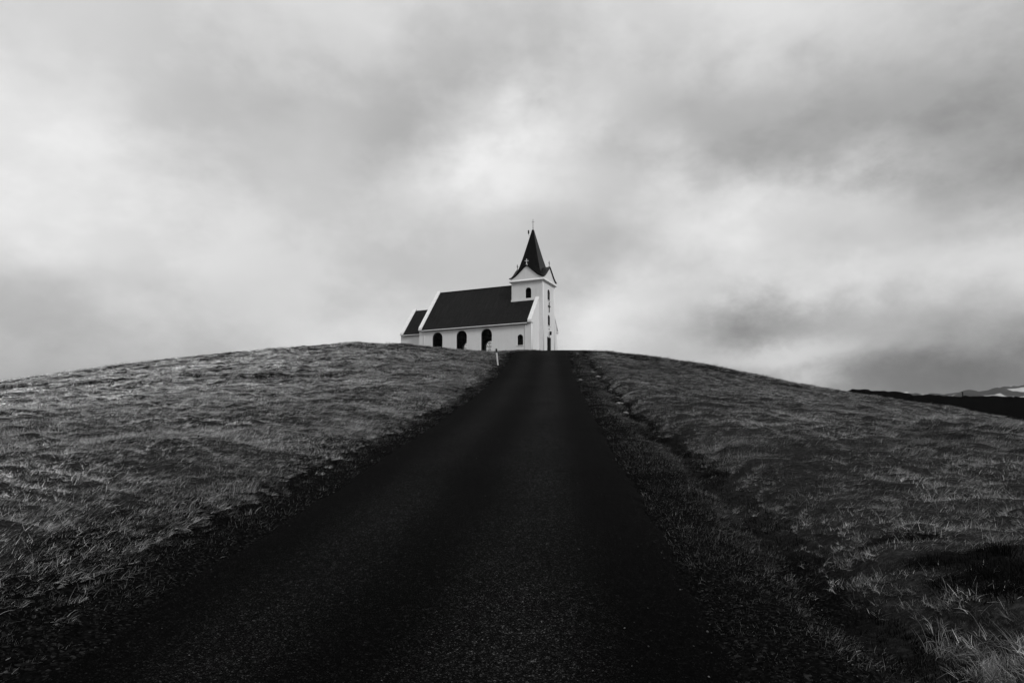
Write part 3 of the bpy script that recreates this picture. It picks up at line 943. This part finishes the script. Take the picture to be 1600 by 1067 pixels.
# ------------------------------------------------------------------ marker posts
def marker_post(px, py, h_, lean, label, wd=.11):
    gx, gy = px_to_ground(px, py)
    gz = float(height(np.array([gx]), np.array([gy]))[0])
    p = empty('marker_post', (gx, gy, gz))
    p.rotation_euler = (0, lean, .2)
    tag(p, label, 'post')
    bm = bmesh.new()
    box(bm, -wd / 2, wd / 2, -.03, .03, -.3, h_ * .76, .008)
    bm_obj('plank', bm, M['postwhite'], p)
    bm = bmesh.new()
    box(bm, -wd / 2 - .008, wd / 2 + .008, -.038, .038, h_ * .765, h_, .01)
    bm_obj('dark_cap', bm, M['postdark'], p)
    return gx, gy
POST = marker_post(778, 571, 1.22, R(-6), 'leaning white roadside marker post with dark top, left of the road')

def ridge_post():
    X0 = 165 * math.sin(math.atan2(1496 - 800, F * CP)); Y0 = 165 * math.cos(math.atan2(1496 - 800, F * CP))
    z = float(height(np.array([X0]), np.array([Y0]))[0])
    p = empty('fence_post', (X0, Y0, z))
    tag(p, 'tiny dark post standing up on the far black ridge, far right', 'post')
    bm = bmesh.new(); box(bm, -.10, .10, -.08, .08, -.4, .85, .02)
    bm_obj('shaft', bm, M['dark_metal'], p)
    bm = bmesh.new(); box(bm, -.15, .15, -.12, .12, .85, 1.0, .02)
    bm_obj('cap', bm, M['dark_metal'], p)
ridge_post()

# pale stones along the right verge
STONES = [(902, 553, .2, 'small pale stone right of the road just below the crest'),
          (926, 582, .22, 'pale stone touching the largest one, uphill side, right verge'),
          (934, 590, .30, 'largest pale stone on the right verge below the crest'),
          (907, 594, .18, 'small pale stone closest to the road edge, right side'),
          (955, 610, .18, 'small pale stone lying between the largest stone and the lower three, right verge'),
          (965, 622, .16, 'smallest pale stone, uppermost of the lower three on the right verge'),
          (968, 632, .26, 'wide pale stone, middle of the lower three on the right verge'),
          (978, 646, .17, 'lowest pale stone of the row along the right verge')]
for k, (px, py, s_, lab) in enumerate(STONES):
    gx, gy = px_to_ground(px, py)
    gz = float(height(np.array([gx]), np.array([gy]))[0])
    bm = bmesh.new()
    bmesh.ops.create_icosphere(bm, subdivisions=2, radius=1)
    for v in bm.verts:
        v.co *= .55 * (1 + random.uniform(-.16, .16))
        v.co = Vector((v.co.x * s_ * 1.3, v.co.y * s_, max(v.co.z, -.5) * s_ * .6))
    o = bm_obj('stone', bm, M['stone'], None)
    o.location = (gx, gy, gz + s_ * .08)
    o.rotation_euler = (0, 0, random.uniform(0, 3))
    tag(o, lab, 'stone', 'pale stones along the right verge')

# ------------------------------------------------------------------ grass, heather and gravel
lib = bpy.data.collections.new('clump_library')
def blade_mesh(name, n, spread, lmin, lmax, wdt, lean, curl, mat, wind=1.0, seg=3, seed=0):
    rs = np.random.default_rng(seed)
    V, Fc = [], []
    for _ in range(n):
        a = rs.uniform(0, 2 * math.pi); rd = spread * math.sqrt(rs.random())
        bx, by = rd * math.cos(a), rd * math.sin(a)
        ln_ = rs.uniform(lmin, lmax) * (1.8 if rs.random() < .05 else 1.0)
        # combed by the wind towards +x, plus scatter
        da = rs.normal(0, .75)
        th = rs.uniform(*lean)
        dirx, diry = math.cos(da) * wind + math.cos(a) * (1 - wind), math.sin(da) * wind + math.sin(a) * (1 - wind)
        nrm_ = math.hypot(dirx, diry) + 1e-6
        dirx /= nrm_; diry /= nrm_
        px_, py_, pz_ = bx, by, -.03
        sx_, sy_ = -diry, dirx
        tw = rs.uniform(-.8, .8)
        b0 = len(V)
        for s in range(seg + 1):
            wv_ = wdt * (1 - (s / seg) ** 1.5) * .5 + .0004
            V.append((px_ - sx_ * wv_, py_ - sy_ * wv_, pz_ - tw * wv_)); V.append((px_ + sx_ * wv_, py_ + sy_ * wv_, pz_ + tw * wv_))
            st__ = ln_ / seg
            px_ += dirx * math.sin(th) * st__; py_ += diry * math.sin(th) * st__; pz_ += math.cos(th) * st__
            th = min(th + rs.uniform(*curl), 1.9)
        for s in range(seg):
            i_ = b0 + 2 * s
            Fc.append((i_, i_ + 1, i_ + 3, i_ + 2))
    me_ = bpy.data.meshes.new(name)
    me_.from_pydata(V, [], Fc)
    tone = np.repeat(np.clip(rs.lognormal(-.15, .6, n), .25, 2.2), 2 * (seg + 1)).astype(np.float32)
    me_.attributes.new('tone', 'FLOAT', 'POINT').data.foreach_set('value', tone)     # every blade its own shade of straw
    me_.materials.append(mat)
    o = bpy.data.objects.new(name, me_)
    return o

def scatter(name, protos, P, rot, scl, idx, mat, label, cat):
    """One object of kind stuff: points with rotation, scale and variant attributes, instanced by geometry nodes."""
    c = bpy.data.collections.new(name + '_variants')
    for k, o in enumerate(protos):
        o.name = '%s_%02d' % (name, k)
        c.objects.link(o)
    me_ = bpy.data.meshes.new(name)
    me_.vertices.add(len(P))
    me_.vertices.foreach_set('co', np.asarray(P, np.float32).ravel())
    a = me_.attributes.new('rot', 'FLOAT_VECTOR', 'POINT'); a.data.foreach_set('vector', np.asarray(rot, np.float32).ravel())
    a = me_.attributes.new('scl', 'FLOAT_VECTOR', 'POINT'); a.data.foreach_set('vector', np.asarray(scl, np.float32).ravel())
    a = me_.attributes.new('idx', 'INT', 'POINT'); a.data.foreach_set('value', np.asarray(idx, np.int32))
    o = link(name, me_, mat)
    g = bpy.data.node_groups.new(name + '_nodes', 'GeometryNodeTree')
    g.interface.new_socket('Geometry', in_out='INPUT', socket_type='NodeSocketGeometry')
    g.interface.new_socket('Geometry', in_out='OUTPUT', socket_type='NodeSocketGeometry')
    gi = g.nodes.new('NodeGroupInput'); go = g.nodes.new('NodeGroupOutput')
    ci = g.nodes.new('GeometryNodeCollectionInfo')
    ci.inputs['Collection'].default_value = c
    ci.inputs['Separate Children'].default_value = True
    ci.inputs['Reset Children'].default_value = True
    ip = g.nodes.new('GeometryNodeInstanceOnPoints')
    ip.inputs['Pick Instance'].default_value = True
    def na(nm, dt):
        n_ = g.nodes.new('GeometryNodeInputNamedAttribute')
        n_.data_type = dt
        n_.inputs['Name'].default_value = nm
        return n_.outputs['Attribute']
    g.links.new(gi.outputs[0], ip.inputs['Points'])
    g.links.new(ci.outputs[0], ip.inputs['Instance'])
    g.links.new(na('idx', 'INT'), ip.inputs['Instance Index'])
    e2r = g.nodes.new('FunctionNodeEulerToRotation')
    g.links.new(na('rot', 'FLOAT_VECTOR'), e2r.inputs[0])
    g.links.new(e2r.outputs[0], ip.inputs['Rotation'])
    g.links.new(na('scl', 'FLOAT_VECTOR'), ip.inputs['Scale'])
    g.links.new(ip.outputs[0], go.inputs[0])
    md = o.modifiers.new('scatter', 'NODES')
    md.node_group = g
    tag(o, label, cat, kind='stuff')
    return o

def polar_points(r0, r1, dens, azm_=50):
    """Uniform ground density (per square metre) between two distances from the camera."""
    A_ = (r1 * r1 - r0 * r0) * R(azm_)
    n = int(A_ * dens)
    r = np.sqrt(rng.uniform(r0 * r0, r1 * r1, n)); a = rng.uniform(-R(azm_), R(azm_), n)
    return r * np.sin(a), r * np.cos(a)

bands = [(2.5, 9, 210, .8), (9, 18, 140, .9), (18, 34, 72, 1.2), (34, 56, 32, 1.65), (56, 72, 15, 2.1), (72, 100, 1.5, 2.1)]
gx_, gy_, gs_ = [], [], []
for r0, r1, dn, sc in bands:
    x_, y_ = polar_points(r0, r1, dn)
    gx_.append(x_); gy_.append(y_); gs_.append(np.full(len(x_), sc))
X_ = np.concatenate(gx_); Y_ = np.concatenate(gy_); S_ = np.concatenate(gs_)
d_ = X_ - RX(Y_)
wob_ = fbm(Y_ * .45, Y_ * 0 + 2, 3) * .5
ht = heath_at(X_, Y_)
cd_ = church_dist(X_, Y_)
inroad = (Y_ < 84) & (np.abs(d_) < 2.4)
u_ = rng.random(len(X_))
field = np.where(d_ < 0, -d_ + wob_ * .6 + rng.normal(0, .10, len(X_)) > 3.12, d_ + wob_ > 3.6) | (Y_ >= 84)
ok = (~inroad) & (cd_ > .25)
Z_ = height(X_, Y_)
def tufts(mask, nvar, base, smin, smax, rotsd):
    x_, y_, z_, s_ = X_[mask], Y_[mask], Z_[mask], S_[mask]
    n = len(x_)
    # wind direction swirls gently over the slope
    wd_ = math.pi * .06 + fbm(x_ * .3 + 5, y_ * .3, 3) * 2.6 + rng.normal(0, rotsd, n)
    rot = np.stack([rng.normal(0, .10, n), rng.normal(0, .10, n), wd_], 1)
    hv = .72 + .55 * (fbm(x_ * .55, y_ * .75 + 11, 3) + .5)
    k = s_ * rng.uniform(smin, smax, n) * hv
    scl = np.stack([k, k, k * rng.uniform(.8, 1.15, n) / np.maximum(s_, 1) ** .6], 1)
    return np.stack([x_, y_, z_ - .02], 1), rot, scl, rng.integers(0, nvar, n)

straw = [blade_mesh('s', 88, .135, .035, .105, .0031, (.4, 1.4), (.0, .40), M['straw'], .6, 3, 10 + k) for k in range(7)]
gap = fbm(X_ * 1.3 + 3, Y_ * 2.4 + 8, 3) * .8 + fbm(X_ * .35, Y_ * .7, 2) * np.where(d_ < 0, .12, .35) + rng.normal(0, .10, len(X_))        # shade between tussocks, put in as short dark tufts
hollow = gap < np.where(d_ < 0, -.36, -.16)
near_ditch = (d_ > 0) & (np.abs(d_ + wob_ - 3.85) < .28)  # ditch band: its shade is painted with dark tufts
m_straw = ok & field & (u_ > ht * 1.05) & (~hollow) & (u_ > .10) & ~(near_ditch & (u_ < .85))
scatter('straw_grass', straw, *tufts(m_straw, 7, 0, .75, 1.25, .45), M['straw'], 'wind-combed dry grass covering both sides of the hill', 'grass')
green = [blade_mesh('g', 50, .14, .03, .09, .0032, (.1, .9), (.05, .35), M['green'], .6, 3, 30 + k) for k in range(5)]
m_green = ok & field & (u_ > ht * 1.05) & ~m_straw & ~(near_ditch & (u_ < .38))
m_verge = ok & (~field) & (np.abs(d_) > 2.4) & (u_ < np.where(d_ > 0, 1.1, 1.0) + .9 * fbm(X_ * .9, Y_ * .9, 3)) & (np.abs(d_) + rng.uniform(-.6, .4, len(X_)) > 2.55)
scatter('hollow_grass', green, *tufts(m_green, 5, 0, .5, 1.0, .8), M['green'], 'short grass coloured dark for the shade between tussocks', 'grass')
verge = [blade_mesh('v', 38, .12, .025, .09, .0030, (.1, 1.2), (.0, .45), M['verge'], .4, 3, 70 + k) for k in range(6)]
scatter('verge_grass', verge, *tufts(m_verge, 6, 0, .9, 1.5, 1.2), M['verge'], 'sparse dry grass tufts along the gravel verges', 'grass')
heather = [blade_mesh('h', 60, .18, .04, .12, .006, (.0, 1.0), (-.2, .3), M['heather'], .2, 3, 50 + k) for k in range(4)]
m_he = ok & ((field & (u_ <= ht * 1.05)) | (near_ditch & (u_ < .38)))
scatter('heather_ditch_shade', heather, *tufts(m_he, 4, 0, .7, 1.2, 3.0), M['heather'], 'dark low heather in black patches, and dark tufts painted as ditch shade', 'heather')

# loose gravel on the road and verges
x_, y_ = [], []
for r0, r1, dn in ((3, 8, 220), (8, 16, 80)):
    a_, b_ = polar_points(r0, r1, dn, 46)
    x_.append(a_); y_.append(b_)
x_ = np.concatenate(x_); y_ = np.concatenate(y_)
dd_ = np.abs(x_ - RX(y_))
k_ = (dd_ < 3.5) & (rng.random(len(x_)) < np.where(dd_ < 2.2, .16, .9))
x_, y_, dd_ = x_[k_], y_[k_], dd_[k_]
z_ = np.where(dd_ < 2.3, road_z(x_, y_), height(x_, y_)) + .002
peb = []
m_peb = noisy('gravel_stone', .012, .07, 30, .9, .2, 0)
t_ = m_peb.node_tree
oi_ = t_.nodes.new('ShaderNodeObjectInfo')
t_.links.new(grey_ramp(t_, oi_.outputs['Random'], [(0, .004), (.7, .012), (.92, .035), (1, .12)]), t_.nodes['Principled BSDF'].inputs['Base Color'])
for k in range(5):
    bm = bmesh.new()
    bmesh.ops.create_icosphere(bm, subdivisions=1, radius=1)
    for v in bm.verts:
        v.co *= 1 + random.uniform(-.25, .25)
        v.co.z *= .6
    me_ = bpy.data.meshes.new('p'); bm.to_mesh(me_); bm.free()
    me_.materials.append(m_peb)
    peb.append(bpy.data.objects.new('p', me_))
n_ = len(x_)
sz = rng.lognormal(math.log(.0045), .4, n_)
scatter('loose_gravel', peb, np.stack([x_, y_, z_], 1), np.stack([rng.normal(0, .3, n_), rng.normal(0, .3, n_), rng.uniform(0, 6.3, n_)], 1),
        np.stack([sz, sz * rng.uniform(.7, 1.2, n_), sz], 1), rng.integers(0, 5, n_), m_peb, 'loose gravel scattered over the road and its edges', 'gravel')

# pale dead tussocks that stand out of the verge
def tussock(px, py, n, spread, lmin, lmax, label, rz, seed, wind=.55):
    gx, gy = px_to_ground(px, py)
    o = blade_mesh('grass_tussock', n, spread, lmin, lmax, .0036, (.2, 1.2), (.1, .5), M['paletuft'], wind, 4, seed)
    col.objects.link(o)
    o.location = (gx, gy, float(height(np.array([gx]), np.array([gy]))[0]))
    o.rotation_euler = (0, 0, rz)
    tag(o, label, 'grass tussock')
tussock(1500, 1018, 420, .22, .08, .24, 'large pale straw tussock at the bottom right corner', -.3, 91)
tussock(1570, 1062, 320, .18, .08, .22, 'pale straw tussock cut by the bottom right frame edge', -.5, 92)
tussock(1475, 985, 130, .10, .06, .16, 'small pale straw tuft just behind the large bottom right tussock', .4, 93)
tussock(95, 972, 80, .07, .05, .12, 'small pale grass tuft on the left verge near the frame edge', .2, 94, .8)
tussock(1310, 882, 110, .14, .06, .15, 'pale flattened grass tuft on the edge of the right ditch', -.8, 95, .8)

# ------------------------------------------------------------------ thin haze over the whole place
bm = bmesh.new()
box(bm, -9800, 9800, -9800, 9800, -30, 520)
hz = bm_obj('haze', bm, None)
mh = bpy.data.materials.new('haze_air')
mh.use_nodes = True
mh.node_tree.nodes.clear()
pv = mnode(mh.node_tree, 'ShaderNodeVolumePrincipled', {'Color': (.9, .9, .9, 1), 'Density': HAZE, 'Anisotropy': .2})
oo = mh.node_tree.nodes.new('ShaderNodeOutputMaterial')
mh.node_tree.links.new(pv.outputs[0], oo.inputs['Volume'])
hz.data.materials.append(mh)
tag(hz, 'thin grey haze that softens the distant mountains', 'haze', kind='stuff')
